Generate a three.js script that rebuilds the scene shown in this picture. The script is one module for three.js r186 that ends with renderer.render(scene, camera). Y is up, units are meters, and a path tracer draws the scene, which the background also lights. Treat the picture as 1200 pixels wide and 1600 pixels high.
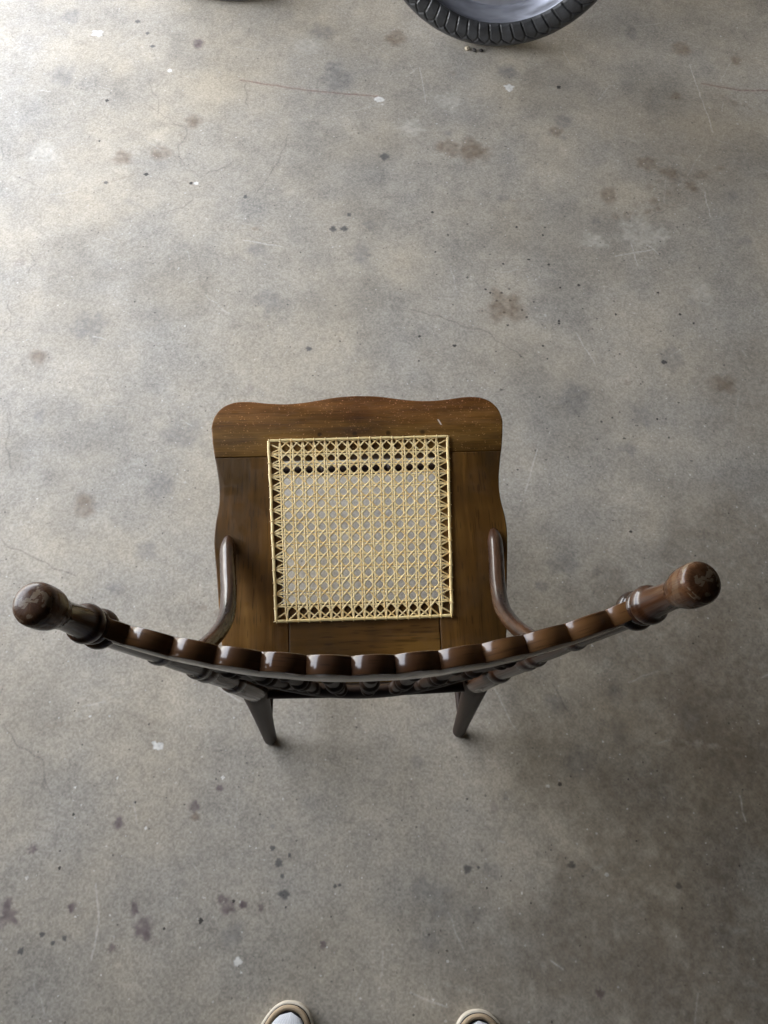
import * as THREE from 'three';
import { mergeGeometries, mergeVertices, toCreasedNormals } from 'three/addons/utils/BufferGeometryUtils.js';
import { RoundedBoxGeometry } from 'three/addons/geometries/RoundedBoxGeometry.js';

// ---------------------------------------------------------------- camera, sky, sun, exposure
const scene = new THREE.Scene();
const camera = new THREE.PerspectiveCamera(64.6, 0.75, 0.03, 300);
camera.position.set(0, 1.5, 0);
camera.rotation.order = 'YXZ';
camera.rotation.set(-(Math.PI / 2 - 0.414), 0, 0.0652);
scene.add(camera);

const renderer = new THREE.WebGLRenderer({ antialias: true });
renderer.setSize(768, 1024);
renderer.shadowMap.enabled = true;
renderer.shadowMap.type = THREE.PCFSoftShadowMap;
renderer.toneMapping = THREE.LinearToneMapping;
renderer.toneMappingExposure = 8.3;

{ // clear sky, paler towards the horizon
  const W = 512, H = 256, d = new Float32Array(W * H * 4);
  for (let j = 0; j < H; j++) {
    const el = ((j + 0.5) / H - 0.5) * Math.PI, s = Math.max(0, Math.sin(el)), k = Math.pow(1 - s, 3);
    for (let i = 0; i < W; i++) {
      const o = (j * W + i) * 4;
      d[o] = 0.84 + 0.88 * k; d[o + 1] = 0.92 + 0.78 * k; d[o + 2] = 1.1 + 0.5 * k; d[o + 3] = 1;
      if (el < 0) { d[o] = 0.3; d[o + 1] = 0.29; d[o + 2] = 0.27; }
    }
  }
  const sky = new THREE.DataTexture(d, W, H, THREE.RGBAFormat, THREE.FloatType);
  sky.mapping = THREE.EquirectangularReflectionMapping; sky.magFilter = THREE.LinearFilter; sky.minFilter = THREE.LinearFilter; sky.needsUpdate = true;
  scene.background = sky; scene.environment = sky;
}
const sun = new THREE.DirectionalLight(0xfff1dc, 2.0);
sun.position.set(9, 12, 5); sun.target.position.set(-3, 0, -1.5);
sun.castShadow = true; sun.shadow.mapSize.set(2048, 2048); sun.shadow.bias = -0.0004;
Object.assign(sun.shadow.camera, { left: -14, right: 14, top: 14, bottom: -14, near: 0.5, far: 60 });
scene.add(sun, sun.target);

// ---------------------------------------------------------------- helpers
let seed = 20240611;
const rnd = () => { seed = (seed + 0x6d2b79f5) | 0; let t = Math.imul(seed ^ (seed >>> 15), 1 | seed); t = (t + Math.imul(t ^ (t >>> 7), 61 | t)) ^ t; return ((t ^ (t >>> 14)) >>> 0) / 4294967296; };
const rr = (a, b) => a + (b - a) * rnd();
const clamp = (x, a = 0, b = 1) => Math.min(b, Math.max(a, x));
const sst = (a, b, x) => { const t = clamp((x - a) / (b - a)); return t * t * (3 - 2 * t); };
const V = (x, y, z) => new THREE.Vector3(x, y, z);
const used = {};
const numbered = n => { used[n] = (used[n] ?? -1) + 1; return used[n] ? `${n}_${String(used[n]).padStart(3, '0')}` : n; };
function shade(o) { o.traverse(m => { if (m.isMesh) { m.castShadow = true; m.receiveShadow = true; } }); return o; }
function part(name, geo, mat, parent) { const m = new THREE.Mesh(geo, mat); m.name = numbered(name); m.castShadow = m.receiveShadow = true; parent.add(m); return m; }
function grp(name, parent) { const g = new THREE.Group(); g.name = numbered(name); parent.add(g); return g; }
function thing(name, label, category, pos = [0, 0, 0], turn = 0, group) {
  const g = grp(name, scene); g.position.set(...pos); g.rotation.y = turn; g.userData = { label, category }; if (group) g.userData.group = group; return g;
}
function struct(name, geo, mat) { const m = part(name, geo, mat, scene); m.userData.kind = 'structure'; return m; }
function box(x0, x1, y0, y1, z0, z1) { const g = new THREE.BoxGeometry(x1 - x0, y1 - y0, z1 - z0); g.translate((x0 + x1) / 2, (y0 + y1) / 2, (z0 + z1) / 2); return g; }
function worldUV(g, s = 1) { // uv in metres on the dominant plane
  const p = g.attributes.position, n = g.attributes.normal, uv = new Float32Array(p.count * 2);
  for (let i = 0; i < p.count; i++) {
    const a = Math.abs(n.getX(i)), b = Math.abs(n.getY(i)), c = Math.abs(n.getZ(i));
    const [u, v] = b >= a && b >= c ? [p.getX(i), p.getZ(i)] : a >= c ? [p.getZ(i), p.getY(i)] : [p.getX(i), p.getY(i)];
    uv[2 * i] = u * s; uv[2 * i + 1] = v * s;
  }
  g.setAttribute('uv', new THREE.BufferAttribute(uv, 2)); return g;
}
// creased normals at millimetre scale (the addon merges positions on a coarse grid)
function crease(g, a) { g.scale(1000, 1000, 1000); const o = toCreasedNormals(g, a); o.scale(0.001, 0.001, 0.001); return o; }
// periodic value noise
const hash = (x, y, s) => { let h = Math.imul(x, 374761393) ^ Math.imul(y, 668265263) ^ Math.imul(s, 974634541); h = Math.imul(h ^ (h >>> 13), 1274126177); return ((h ^ (h >>> 16)) >>> 0) / 4294967296; };
function noise(u, v, fx, fy, s) {
  const x = u * fx, y = v * fy, xi = Math.floor(x), yi = Math.floor(y); let a = x - xi, b = y - yi; a = a * a * (3 - 2 * a); b = b * b * (3 - 2 * b);
  const x0 = ((xi % fx) + fx) % fx, x1 = (x0 + 1) % fx, y0 = ((yi % fy) + fy) % fy, y1 = (y0 + 1) % fy;
  const p = hash(x0, y0, s), q = hash(x1, y0, s), r = hash(x0, y1, s), t = hash(x1, y1, s);
  return (p + (q - p) * a) * (1 - b) + (r + (t - r) * a) * b;
}
const fbm = (u, v, f, s, n = 4) => { let r = 0, a = 0.5, t = 0; for (let i = 0; i < n; i++) { r += a * noise(u, v, f, f, s + i); t += a; a *= 0.55; f *= 2; } return r / t; };
const toS = l => { l = clamp(l); return 255 * (l <= 0.0031308 ? 12.92 * l : 1.055 * Math.pow(l, 1 / 2.4) - 0.055); };
function tex(W, H, fn, srgb = true) { // fn(i, j, out) writes linear rgb
  const d = new Uint8Array(W * H * 4), o = [0, 0, 0];
  for (let j = 0; j < H; j++) for (let i = 0; i < W; i++) {
    fn(i, j, o); const k = (j * W + i) * 4;
    for (let c = 0; c < 3; c++) d[k + c] = srgb ? toS(o[c]) : clamp(o[c]) * 255;
    d[k + 3] = 255;
  }
  const t = new THREE.DataTexture(d, W, H, THREE.RGBAFormat); t.wrapS = t.wrapT = THREE.RepeatWrapping; t.magFilter = THREE.LinearFilter; t.minFilter = THREE.LinearMipmapLinearFilter; t.generateMipmaps = true;
  if (srgb) t.colorSpace = THREE.SRGBColorSpace; t.needsUpdate = true; return t;
}
// sweep of an elliptical section along a curve: rad(t) -> [across, up]
function sweep(pts, rad, N = 40, M = 20, up = V(0, 1, 0), caps = true) {
  const cv = new THREE.CatmullRomCurve3(pts.map(p => V(...p)), false, 'centripetal'), P = [], UVs = [], I = [];
  for (let i = 0; i <= N; i++) {
    const t = i / N, c = cv.getPointAt(t), T = cv.getTangentAt(t), X = V().crossVectors(up, T).normalize(), Y = V().crossVectors(T, X), [a, b] = rad(t);
    for (let j = 0; j <= M; j++) { const w = j / M * Math.PI * 2, q = c.clone().addScaledVector(X, Math.cos(w) * a).addScaledVector(Y, Math.sin(w) * b); P.push(q.x, q.y, q.z); UVs.push(j / M, t); }
  }
  for (let i = 0; i < N; i++) for (let j = 0; j < M; j++) { const k = i * (M + 1) + j; I.push(k, k + 1, k + M + 1, k + 1, k + M + 2, k + M + 1); }
  if (caps) for (const e of [0, N]) { const c = cv.getPointAt(e / N), k = P.length / 3, b = e * (M + 1); P.push(c.x, c.y, c.z); UVs.push(0.5, e / N); for (let j = 0; j < M; j++) e ? I.push(b + j, b + j + 1, k) : I.push(b + j + 1, b + j, k); }
  const g = new THREE.BufferGeometry(); g.setAttribute('position', new THREE.Float32BufferAttribute(P, 3)); g.setAttribute('uv', new THREE.Float32BufferAttribute(UVs, 2)); g.setIndex(I); g.computeVertexNormals(); return g;
}
// a turned member from A to B: profile of [t 0..1, radius]
function turned(A, B, prof, seg = 28) {
  const a = V(...A), b = V(...B), L = a.distanceTo(b);
  const g = new THREE.LatheGeometry(prof.map(([t, r]) => new THREE.Vector2(Math.max(r, 0.00005), t * L)), seg);
  g.applyQuaternion(new THREE.Quaternion().setFromUnitVectors(V(0, 1, 0), b.clone().sub(a).normalize())); g.translate(a.x, a.y, a.z); return g;
}
const bead = (t, r0, r1, w, n = 6) => { const o = []; for (let i = 0; i <= n; i++) { const a = i / n * Math.PI; o.push([t - w * Math.cos(a), r0 + (r1 - r0) * Math.sin(a)]); } return o; };

// ---------------------------------------------------------------- concrete
const TILE = 2.8, TX0 = -1.4, TZ0 = -2.45, TN = 2048;
const MARKS = 'd-58,-1629,14.4 d-757,-2068,8.6 d-722,-2023,6.8 d-700,-1974,8.5 k-780,-1762,4.9 k-771,-1620,3.2 s-192,-1892,43.8 s-251,-2073,31.3 s-213,-1938,23.8 s248,-1964,27.5 b-54,-2067,26.2 p-580,-1996,15.4 s-92,-1314,33.1 d-166,-1387,9.1 d-140,-1390,9.2 s-83,-1408,18.4 d-131,-1434,7.7 s-425,-805,40.0 b-604,-630,25.5 s-680,-1062,36.6 d-190,-1041,8.5 k-636,-1520,6.2 k-523,-1501,4.7 w-511,-1502,6.2 d-386,-1469,6.2 d-728,-1485,6.2 b158,-1670,39.0 b182,-1672,26.0 b500,-1548,27.1 b543,-1480,11.0 l571,-1434,53.0 l462,-1405,30.9 l626,-1438,25.0 l701,-1262,33.1 s239,-1517,14.2 b101,-1676,32.5 k388,-1919,6.8 w256,-1904,13.6 s256,-1965,24.1 b379,-1757,19.9 s397,-1793,23.4 s100,-1725,9.8 b731,-2103,24.9 b876,-2066,17.7 s594,-2155,21.5 b697,-1914,17.2 s812,-1577,14.5 b603,-1666,26.2 b658,-1638,22.8 b710,-1600,19.4 s465,-1465,12.5 s826,-1435,15.7 s395,-1736,9.9 k273,-1430,3.1 k336,-1410,3.1 k241,-1315,3.0 k301,-1333,3.0 k348,-1322,3.0 k417,-1267,3.8 k373,-1256,3.0 k200,-1237,3.0 k211,-1228,3.0 k237,-1230,3.7 k226,-1206,3.0 k257,-1210,3.0 k243,-1175,3.7 k284,-1185,2.9 k294,-1166,2.9 k368,-1161,2.9 k368,-1154,2.9 k251,-1140,2.9 k601,-1260,3.0 k499,-1190,3.0 k676,-1179,3.0 k647,-1202,3.0 k132,-1075,4.3 k53,-1094,2.9 k69,-1459,3.1 k600,-1068,5.8 k330,-1090,2.9 k157,-1268,3.0 b247,-1193,44.2 d181,-8,8.7 d199,-12,3.3 d358,-26,6.6 d540,-4,6.6 k342,-156,3.4 p-256,-113,7.8 p-294,-79,9.9 b-291,-64,8.8 p-421,-47,9.8 p-558,5,8.6 k-500,-54,2.7 k-399,-80,2.2 k-506,31,2.7 p-369,85,11.6 p-352,111,16.7 p-341,123,9.4 p-217,72,11.6 p-191,68,8.5 p-229,61,6.4 s-201,116,17.8 d-126,49,9.6 d-140,1,7.6 d-153,-21,5.4 d-123,-12,4.3 d-132,21,4.3 w-189,151,7.2 w-182,166,2.1 w-373,-40,3.3 w-375,-176,9.1 w-384,-181,4.5 w-253,-130,3.4 d-541,156,7.2 d-512,131,5.2 d-492,142,4.1 d-475,134,5.2 p-472,89,7.3 k-258,96,4.2 k-208,64,2.7 p-53,119,7.3 p-571,107,18.7 p-578,88,10.5 d-34,29,3.2 d-42,31,3.2 p-395,143,7.2 p-161,71,6.4 s-157,-56,5.5 k-316,111,2.1 w-464,102,2.1 w-437,-118,2.2 w-507,-98,2.2 w-506,-220,2.3 s106,28,23.7 s139,46,27.9 s193,62,21.4 s224,-8,15.3 s341,-296,23.7 s449,-321,23.9 s86,-178,13.7 s246,-128,6.8 w418,-14,3.3 w273,23,2.2 s119,104,16.9 p399,163,8.3 k214,19,1.6 k149,116,2.1 w428,152,2.1 w129,187,2.1 s445,-257,25.9 s588,-289,23.8 s378,-196,28.9 s283,-413,17.1 s424,-561,8.9 s315,-524,15.1 w-855,-2010,15.3 w-83,-1830,11.7 w-639,-1886,6.7 s-740,-828,18.6 s-293,-1164,34.8 s400,-962,36.5 s537,-924,27.9 s619,-1078,31.8 b727,-1020,28.6 s504,-843,21.9 k499,-652,3.3 s361,-574,30.6 s-460,-544,22.5 s-458,-683,28.4 s-507,-461,17.1 b-773,-970,22.0 s-340,-1309,20.9 b-614,-1591,22.1 b-706,-1572,28.2 b-552,-1707,22.6 s-907,-1837,32.9 s-941,-2071,31.0 l97,-1835,43.6 l1,-1734,32.8 l-895,-1566,37.5 l-289,-2019,34.5';  // kind, x mm, z mm, radius mm of the stains, drips, pits and paint spots
const LINES = 'r-451,-1868;-374,-1858;-272,-1846;-171,-1841;-87,-1842 c-685,-1834;-654,-1789;-644,-1721 c-685,-1763;-655,-1738;-622,-1716;-629,-1682 c-622,-1716;-568,-1683;-557,-1657;-572,-1627;-570,-1584;-543,-1550;-505,-1523;-458,-1557;-430,-1585 c-436,-1857;-424,-1787;-416,-1769 c-302,-1684;-319,-1595;-337,-1540;-362,-1486 c-513,-1452;-531,-1420;-564,-1407 c-657,-198;-643,-182;-625,-161;-600,-151;-574,-136;-567,-110;-567,-94 c-567,-110;-544,-79 c-879,-1117;-859,-1083;-855,-1048;-865,-1030 c-1009,-1577;-994,-1557;-994,-1536 c-871,-1264;-840,-1229;-851,-1191 v745,-2041;760,-1944;776,-1850;783,-1789 v405,-2059;420,-2010 v546,-1402;560,-1335 v585,-1401;613,-1374 c330,-331;353,-303;364,-274 v661,-157;664,-133;667,-112 v91,179;112,184;154,196 v232,-56;246,-55 v319,120;340,133 c-751,-550;-708,-526;-652,-504;-585,-482 v-284,-285;-240,-264 v-668,-1037;-638,-1031 v-962,-1784;-927,-1778 v-373,-1335;-281,-1323 v-430,-835;-416,-829 c28,-1172;116,-1143;204,-1115;290,-1053 v406,-1131;446,-1048 v741,-1581;748,-1499 r771,-1969;863,-1953;949,-1957 c591,-1486;648,-1521;698,-1546 v16,-1960;39,-1830 v286,-723;314,-829 v506,-1360;599,-1387 c-800,-823;-790,-748;-764,-705 v-440,51;-423,107;-427,163';  // cracks (c), scratches (v), a rust line (r): points in mm
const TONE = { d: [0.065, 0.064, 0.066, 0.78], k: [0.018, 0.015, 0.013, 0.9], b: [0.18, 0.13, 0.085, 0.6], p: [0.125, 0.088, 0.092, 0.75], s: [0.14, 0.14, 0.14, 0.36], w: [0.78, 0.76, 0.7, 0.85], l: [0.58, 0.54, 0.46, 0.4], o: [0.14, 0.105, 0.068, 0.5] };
const stainShade = new Float32Array(TN * TN * 4), pit = new Float32Array(TN * TN);
function blot(x, z, r, kind, seedN, gain = 1) {
  const [R, G, B, A] = TONE[kind], c = TN / TILE, px = (x - TX0) * c, py = (z - TZ0) * c, pr = r * c, ext = Math.ceil(pr * 1.7) + 1, soft = kind === 's' || kind === 'b' || kind === 'l' || kind === 'p' || kind === 'o';
  for (let j = Math.floor(py - ext); j <= py + ext; j++) for (let i = Math.floor(px - ext); i <= px + ext; i++) {
    const dx = i - px, dy = j - py, an = Math.atan2(dy, dx), d = Math.hypot(dx, dy) / pr;
    const ii = ((i % TN) + TN) % TN, jj = ((j % TN) + TN) % TN, u = ii / TN, v = jj / TN;
    const wob = 1 + 0.35 * (noise(Math.cos(an) * 0.5 + 0.5, Math.sin(an) * 0.5 + 0.5, 4, 4, seedN) - 0.5) * 2 + (soft ? 0.9 : 0.25) * (fbm(u, v, 90, seedN + 3, 3) - 0.5);
    let a = 1 - (soft ? sst(0.45, 1.25, d / wob) : sst(kind === 'd' ? 0.5 : 0.72, 1.1, d / wob));
    if (soft) a *= 0.55 + 0.75 * noise(u, v, 300, 300, seedN + 9);
    a = clamp(a * A * gain); if (a <= 0.003) continue;
    const k = (jj * TN + ii) * 4, o = stainShade[k + 3];
    stainShade[k] = stainShade[k] * (1 - a) + R * a; stainShade[k + 1] = stainShade[k + 1] * (1 - a) + G * a; stainShade[k + 2] = stainShade[k + 2] * (1 - a) + B * a; stainShade[k + 3] = o + (1 - o) * a;
    if (kind === 'k') pit[jj * TN + ii] = Math.max(pit[jj * TN + ii], a);
  }
}
MARKS.split(' ').forEach((m, i) => { const [x, z, r] = m.slice(1).split(',').map(Number); blot(x / 1000, z / 1000, r / 1000, m[0], i * 7 + 11); });
for (const [x, z, q, g] of [[0.62, -0.15, 0.2, 1], [0.42, 0.05, 0.17, 0.8], [0.6, 0.14, 0.16, 1], [0.52, -0.42, 0.15, 0.8], [0.36, -0.2, 0.14, 0.6], [0.72, -0.6, 0.17, 0.7], [0.16, 0.1, 0.12, 0.4], [0.8, -1.0, 0.16, 0.5], [0.68, -0.32, 0.14, 0.9], [0.3, 0.16, 0.12, 0.6], [0.75, -1.75, 0.2, 0.4]]) blot(x, z, q, 'o', Math.round(x * 997), g);  // brown patches, part soiling, part shade painted into the right of the floor
// scuffs and wiped streaks: rows of small blots along a line
function smear(x0, z0, x1, z1, w, kind, gain) {
  const L = Math.hypot(x1 - x0, z1 - z0), n = Math.ceil(L / (w * 0.7));
  for (let i = 0; i <= n; i++) { const t = i / n, q = Math.sin(Math.PI * clamp(t * 0.94 + 0.03)); if (rnd() < 0.22) continue; blot(x0 + (x1 - x0) * t + rr(-w, w) * 0.5, z0 + (z1 - z0) * t + rr(-w, w) * 0.5, w * rr(0.4, 1) * (0.4 + 0.6 * q), kind, i * 13 + Math.round(x0 * 500), gain * rr(0.25, 0.75)); }
}
for (const a of [[0.496, -1.467, 0.816, -1.684, 0.02, 'b', 0.7], [0.552, -1.492, 0.657, -1.532, 0.008, 'b', 1], [0.598, -1.59, 0.781, -1.659, 0.022, 'b', 0.6], [0.396, -1.758, 0.264, -1.724, 0.008, 's', 0.9], [0.809, -1.924, 0.921, -1.875, 0.014, 'b', 0.7]]) smear(...a);
for (let i = 0; i < 110; i++) { const x = TX0 + rnd() * TILE, z = TZ0 + rnd() * TILE, a = rr(-0.7, 0.5), L = rr(0.02, 0.12); smear(x, z, x + Math.cos(a) * L, z + Math.sin(a) * L, rr(0.003, 0.012), 'slbsl'[i % 5], rr(0.3, 0.8)); }
// fine litter: pits, white grit, dark drips and soft blotches over the whole slab
for (let i = 0; i < 2400; i++) blot(TX0 + rnd() * TILE, TZ0 + rnd() * TILE, rr(0.0008, 0.002), 'k', i, rr(0.3, 0.85));
for (let i = 0; i < 3000; i++) blot(TX0 + rnd() * TILE, TZ0 + rnd() * TILE, rr(0.0009, 0.0019) * (rnd() < 0.03 ? 1.7 : 1), 'w', i, rr(0.2, 0.8));
for (let i = 0; i < 70; i++) blot(TX0 + rnd() * TILE, TZ0 + rnd() * TILE, rr(0.004, 0.02), 'sbpls'[i % 5], i, rr(0.2, 0.5));
for (let i = 0; i < 90; i++) { const cx = rr(0.05, 0.75), cz = rr(-1.5, -0.75); blot(cx, cz, rr(0.001, 0.003), 'k', i, rr(0.5, 1)); }
function stroke(pts, kind, w, wander) {
  for (let s = 0; s + 1 < pts.length; s++) {
    const [x0, z0] = pts[s], [x1, z1] = pts[s + 1], L = Math.hypot(x1 - x0, z1 - z0), n = Math.ceil(L / 0.0008);
    for (let i = 0; i < n; i++) {
      const t = i / n, q = (noise((x0 + t * (x1 - x0)) * 0.21 + 0.5, (z0 + t * (z1 - z0)) * 0.21 + 0.5, 256, 256, 77) - 0.5) * wander;
      const x = x0 + t * (x1 - x0) + q * (z1 - z0) / L, z = z0 + t * (z1 - z0) - q * (x1 - x0) / L;
      const I = ((Math.round((x - TX0) / TILE * TN) % TN) + TN) % TN, J = ((Math.round((z - TZ0) / TILE * TN) % TN) + TN) % TN;
      const C = kind === 'r' ? [0.2, 0.1, 0.08, 0.5] : kind === 'c' ? [0.11, 0.095, 0.08, 0.33] : [0.66, 0.62, 0.55, 0.42];
      const R = kind === 'r' ? 2 : 1;
      for (let b = -R; b <= R; b++) for (let a = -R; a <= R; a++) {
        const k = (((J + b + TN) % TN) * TN + (I + a + TN) % TN) * 4, al = C[3] * w * (R > 1 ? (1 - Math.hypot(a, b) / 3) * 0.55 : a || b ? 0.22 : 0.9) * (0.3 + 0.9 * hash(I, J, 5)); if (al <= 0) continue;
        for (let c = 0; c < 3; c++) stainShade[k + c] = stainShade[k + c] * (1 - al) + C[c] * al;
        stainShade[k + 3] += (1 - stainShade[k + 3]) * al;
        if (kind === 'c') pit[k / 4] = Math.max(pit[k / 4], al * 0.7);
      }
    }
  }
}
LINES.split(' ').forEach(l => stroke(l.slice(1).split(';').map(q => q.split(',').map(v => v / 1000)), l[0], 0.8, l[0] === 'c' ? 0.011 : 0.003));
for (let i = 0; i < 170; i++) { const x = TX0 + rnd() * TILE, z = TZ0 + rnd() * TILE, a = rr(0, 6.28), L = rr(0.015, 0.09); stroke([[x, z], [x + Math.cos(a) * L, z + Math.sin(a) * L]], rnd() < 0.7 ? 'v' : 'c', rr(0.15, 0.5), 0.006); }
const bumpV = new Float32Array(TN * TN);
const concreteMap = tex(TN, TN, (i, j, o) => {
  const u = i / TN, v = j / TN, k = j * TN + i;
  const big = fbm(u, v, 4, 1, 4), warm = fbm(u + 0.3, v, 5, 21, 3), mid = fbm(u, v, 22, 31, 4), clo = fbm(u, v, 70, 51, 3), fine = fbm(u, v, 420, 61, 2), g = hash(i, j, 3), grit = noise(u, v, 1000, 1000, 66);
  let L = 0.335 * (1 + 0.2 * (big - 0.5) + 0.34 * (mid - 0.5) + 0.26 * (clo - 0.5) + 0.2 * (fine - 0.5) + 0.42 * (grit - 0.5) + 0.16 * (g - 0.5));
  const dark = sst(0.56, 0.72, fbm(u, v, 11, 81, 4)); L *= 1 - 0.13 * dark;
  const pale = sst(0.58, 0.74, fbm(u, v, 16, 91, 4)); L *= 1 + 0.08 * pale;
  const w = 0.145 + 0.09 * (warm - 0.5) + 0.1 * (mid - 0.5);
  const a = stainShade[4 * k + 3], q = 1 - a;
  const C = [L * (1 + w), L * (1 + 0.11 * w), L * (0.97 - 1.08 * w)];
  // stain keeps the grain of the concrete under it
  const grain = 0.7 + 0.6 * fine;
  for (let c = 0; c < 3; c++) o[c] = C[c] * q + stainShade[4 * k + c] * grain;
  bumpV[k] = clamp(0.55 + 0.5 * (fine - 0.5) + 0.3 * (clo - 0.5) + 0.1 * (g - 0.5) - 0.55 * pit[k] - 0.3 * Math.max(0, noise(u, v, 260, 260, 7) - 0.86) / 0.14);
});
const concreteBump = tex(TN, TN, (i, j, o) => { o[0] = o[1] = o[2] = bumpV[j * TN + i]; }, false);
const concreteRough = tex(1024, 1024, (i, j, o) => { const u = i / 1024, v = j / 1024; o[0] = o[2] = 0; o[1] = 0.66 + 0.3 * (fbm(u, v, 9, 14, 4) - 0.5) + 0.25 * (fbm(u, v, 120, 15, 2) - 0.5); }, false);
const M = {};
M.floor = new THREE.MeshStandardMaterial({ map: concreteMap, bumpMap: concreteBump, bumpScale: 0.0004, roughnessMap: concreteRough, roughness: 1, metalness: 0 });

// ---------------------------------------------------------------- wood, cane, rubber, cloth
function grainTex(W, H, base, light, dark, sd, extra) { // grain along v
  return tex(W, H, (i, j, o) => {
    const u = i / W, v = j / H;
    const wv = u + 0.035 * (fbm(u, v, 3, sd, 3) - 0.5);
    const st = 0.5 * noise(wv, v, 90, 3, sd + 4) + 0.3 * noise(wv, v, 220, 6, sd + 5) + 0.2 * noise(wv, v, 36, 2, sd + 6), pore = sst(0.72, 0.9, noise(u, v, 380, 26, sd + 7)), blot2 = fbm(u, v, 4, sd + 8, 4);
    const k = clamp(0.5 + 0.6 * (st - 0.5) + 2.0 * (blot2 - 0.5));
    for (let c = 0; c < 3; c++) { o[c] = (k < 0.5 ? dark[c] + (base[c] - dark[c]) * k * 2 : base[c] + (light[c] - base[c]) * (k - 0.5) * 2) * (1 - 0.4 * pore); }
    if (extra) extra(u, v, o);
  });
}
const seatA = [0.108, 0.049, 0.0095], seatB = [0.225, 0.112, 0.024], seatC = [0.06, 0.03, 0.0065];
const flecks = []; for (let i = 0; i < 1400; i++) { const v = 0.03 + 0.97 * Math.pow(rnd(), 1.0), u = Math.pow(rnd(), 1.5); flecks.push([u, v, rr(0.0006, 0.0022), rr(0.3, 1)]); }
const fleckGrid = new Float32Array(512 * 1024);
for (const [u, v, r, a] of flecks) { const ci = u * 512, cj = v * 1024, R = r * 512 * 2.3; for (let j = Math.floor(cj - R); j <= cj + R; j++) for (let i = Math.floor(ci - R * 2); i <= ci + R * 2; i++) if (i >= 0 && j >= 0 && i < 512 && j < 1024 && Math.hypot((i - ci) * 0.7, j - cj) < R * (0.45 + 0.9 * hash(i >> 1, j >> 1, 9))) fleckGrid[j * 512 + i] = Math.max(fleckGrid[j * 512 + i], a * 0.75); }
// front board: u across the board (0 front edge .. 1 seam), v along it (0 left .. 1 right)
const frontMap = grainTex(512, 1024, [0.12, 0.059, 0.0115], [0.195, 0.1, 0.023], [0.07, 0.032, 0.0075], 300, (u, v, o) => {
  const f = fleckGrid[Math.min(511, Math.floor(u * 512)) + 512 * Math.min(1023, Math.floor(v * 1024))];
  if (f) { o[0] += f * 0.42; o[1] += f * 0.24; o[2] += f * 0.12; }
  const red = 1 - sst(0.0, 0.75, u + 0.3 * (fbm(u, v, 6, 5, 3) - 0.5)); o[0] *= 1 + 0.15 * red; o[1] *= 1 - 0.1 * red;
  for (const hv of [0.37, 0.487, 0.6, 0.715]) { const d = Math.hypot((u - 0.66) * 0.1, (v - hv) * 0.44) / 0.0032; if (d < 1.6) { const q = 1 - sst(0.6, 1.6, d); for (let c = 0; c < 3; c++) o[c] *= 1 - 0.65 * q; } }
  const dw = Math.hypot((u - 0.5) * 0.1, (v - 0.775) * 0.44 - (u - 0.5) * 0.05); if (dw < 0.0045 && Math.abs((v - 0.775) * 0.44 - (u - 0.5) * 0.05) < 0.0012) { o[0] = 0.6; o[1] = 0.5; o[2] = 0.42; }
});
const seatMap = grainTex(1024, 1024, seatA, seatB, seatC, 340);
const crestMap = grainTex(512, 1024, [0.085, 0.038, 0.0135], [0.13, 0.062, 0.023], [0.05, 0.022, 0.009], 374);
const darkMap = grainTex(512, 1024, [0.04, 0.0155, 0.0065], [0.07, 0.029, 0.012], [0.016, 0.0075, 0.005], 380);
const scuff = tex(512, 512, (i, j, o) => { const u = i / 512, v = j / 512; o[0] = o[2] = 0; o[1] = 0.26 + 0.35 * sst(0.5, 0.75, fbm(u, v, 12, 401, 4)) + 0.14 * (fbm(u, v, 60, 411, 2) - 0.5); }, false);
const woodBump = tex(512, 512, (i, j, o) => { const u = i / 512, v = j / 512; o[0] = o[1] = o[2] = 0.6 * fbm(u, v, 7, 421, 3) + 0.4 * noise(u, v, 120, 8, 422); }, false);
const wood = (map, rough, coat, cr, bump = 0.0003, spec = 0.4) => new THREE.MeshPhysicalMaterial({ map, specularIntensity: spec, roughness: rough, roughnessMap: scuff, bumpMap: woodBump, bumpScale: bump, clearcoat: coat, clearcoatRoughness: cr });
M.seat = wood(seatMap, 1.7, 0.08, 0.34);
M.front = wood(frontMap, 1.7, 0.08, 0.34);
M.dark = wood(darkMap, 1.4, 0.85, 0.15, 0.00012, 0.25);
const legMap = grainTex(256, 512, [0.026, 0.0145, 0.009], [0.032, 0.018, 0.011], [0.021, 0.012, 0.008], 386);
M.crest = wood(crestMap, 1.6, 0.85, 0.14, 0.0001, 0.25);
M.leg = new THREE.MeshPhysicalMaterial({ map: legMap, roughness: 0.5, specularIntensity: 0.4 });
const knobMap = grainTex(512, 512, [0.07, 0.03, 0.0125], [0.115, 0.053, 0.023], [0.03, 0.0135, 0.007], 391, (u, v, o) => { const n = fbm(u, v, 8, 395, 4), m = sst(0.54, 0.6, n) * 0.8 * (v > 0.5 ? 1 : 0.3); o[0] += (0.2 - o[0]) * m; o[1] += (0.15 - o[1]) * m; o[2] += (0.1 - o[2]) * m; });
M.knob = wood(knobMap, 1.7, 0.6, 0.19, 0.0004, 0.3);
M.cane = [0, 1, 2, 3].map(k => new THREE.MeshPhysicalMaterial({ color: new THREE.Color().setRGB(...[[0.94, 0.71, 0.33], [0.95, 0.73, 0.36], [0.9, 0.63, 0.26], [0.95, 0.74, 0.38]][k]), roughness: 0.42, clearcoat: 0.12, clearcoatRoughness: 0.3 }));
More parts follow.
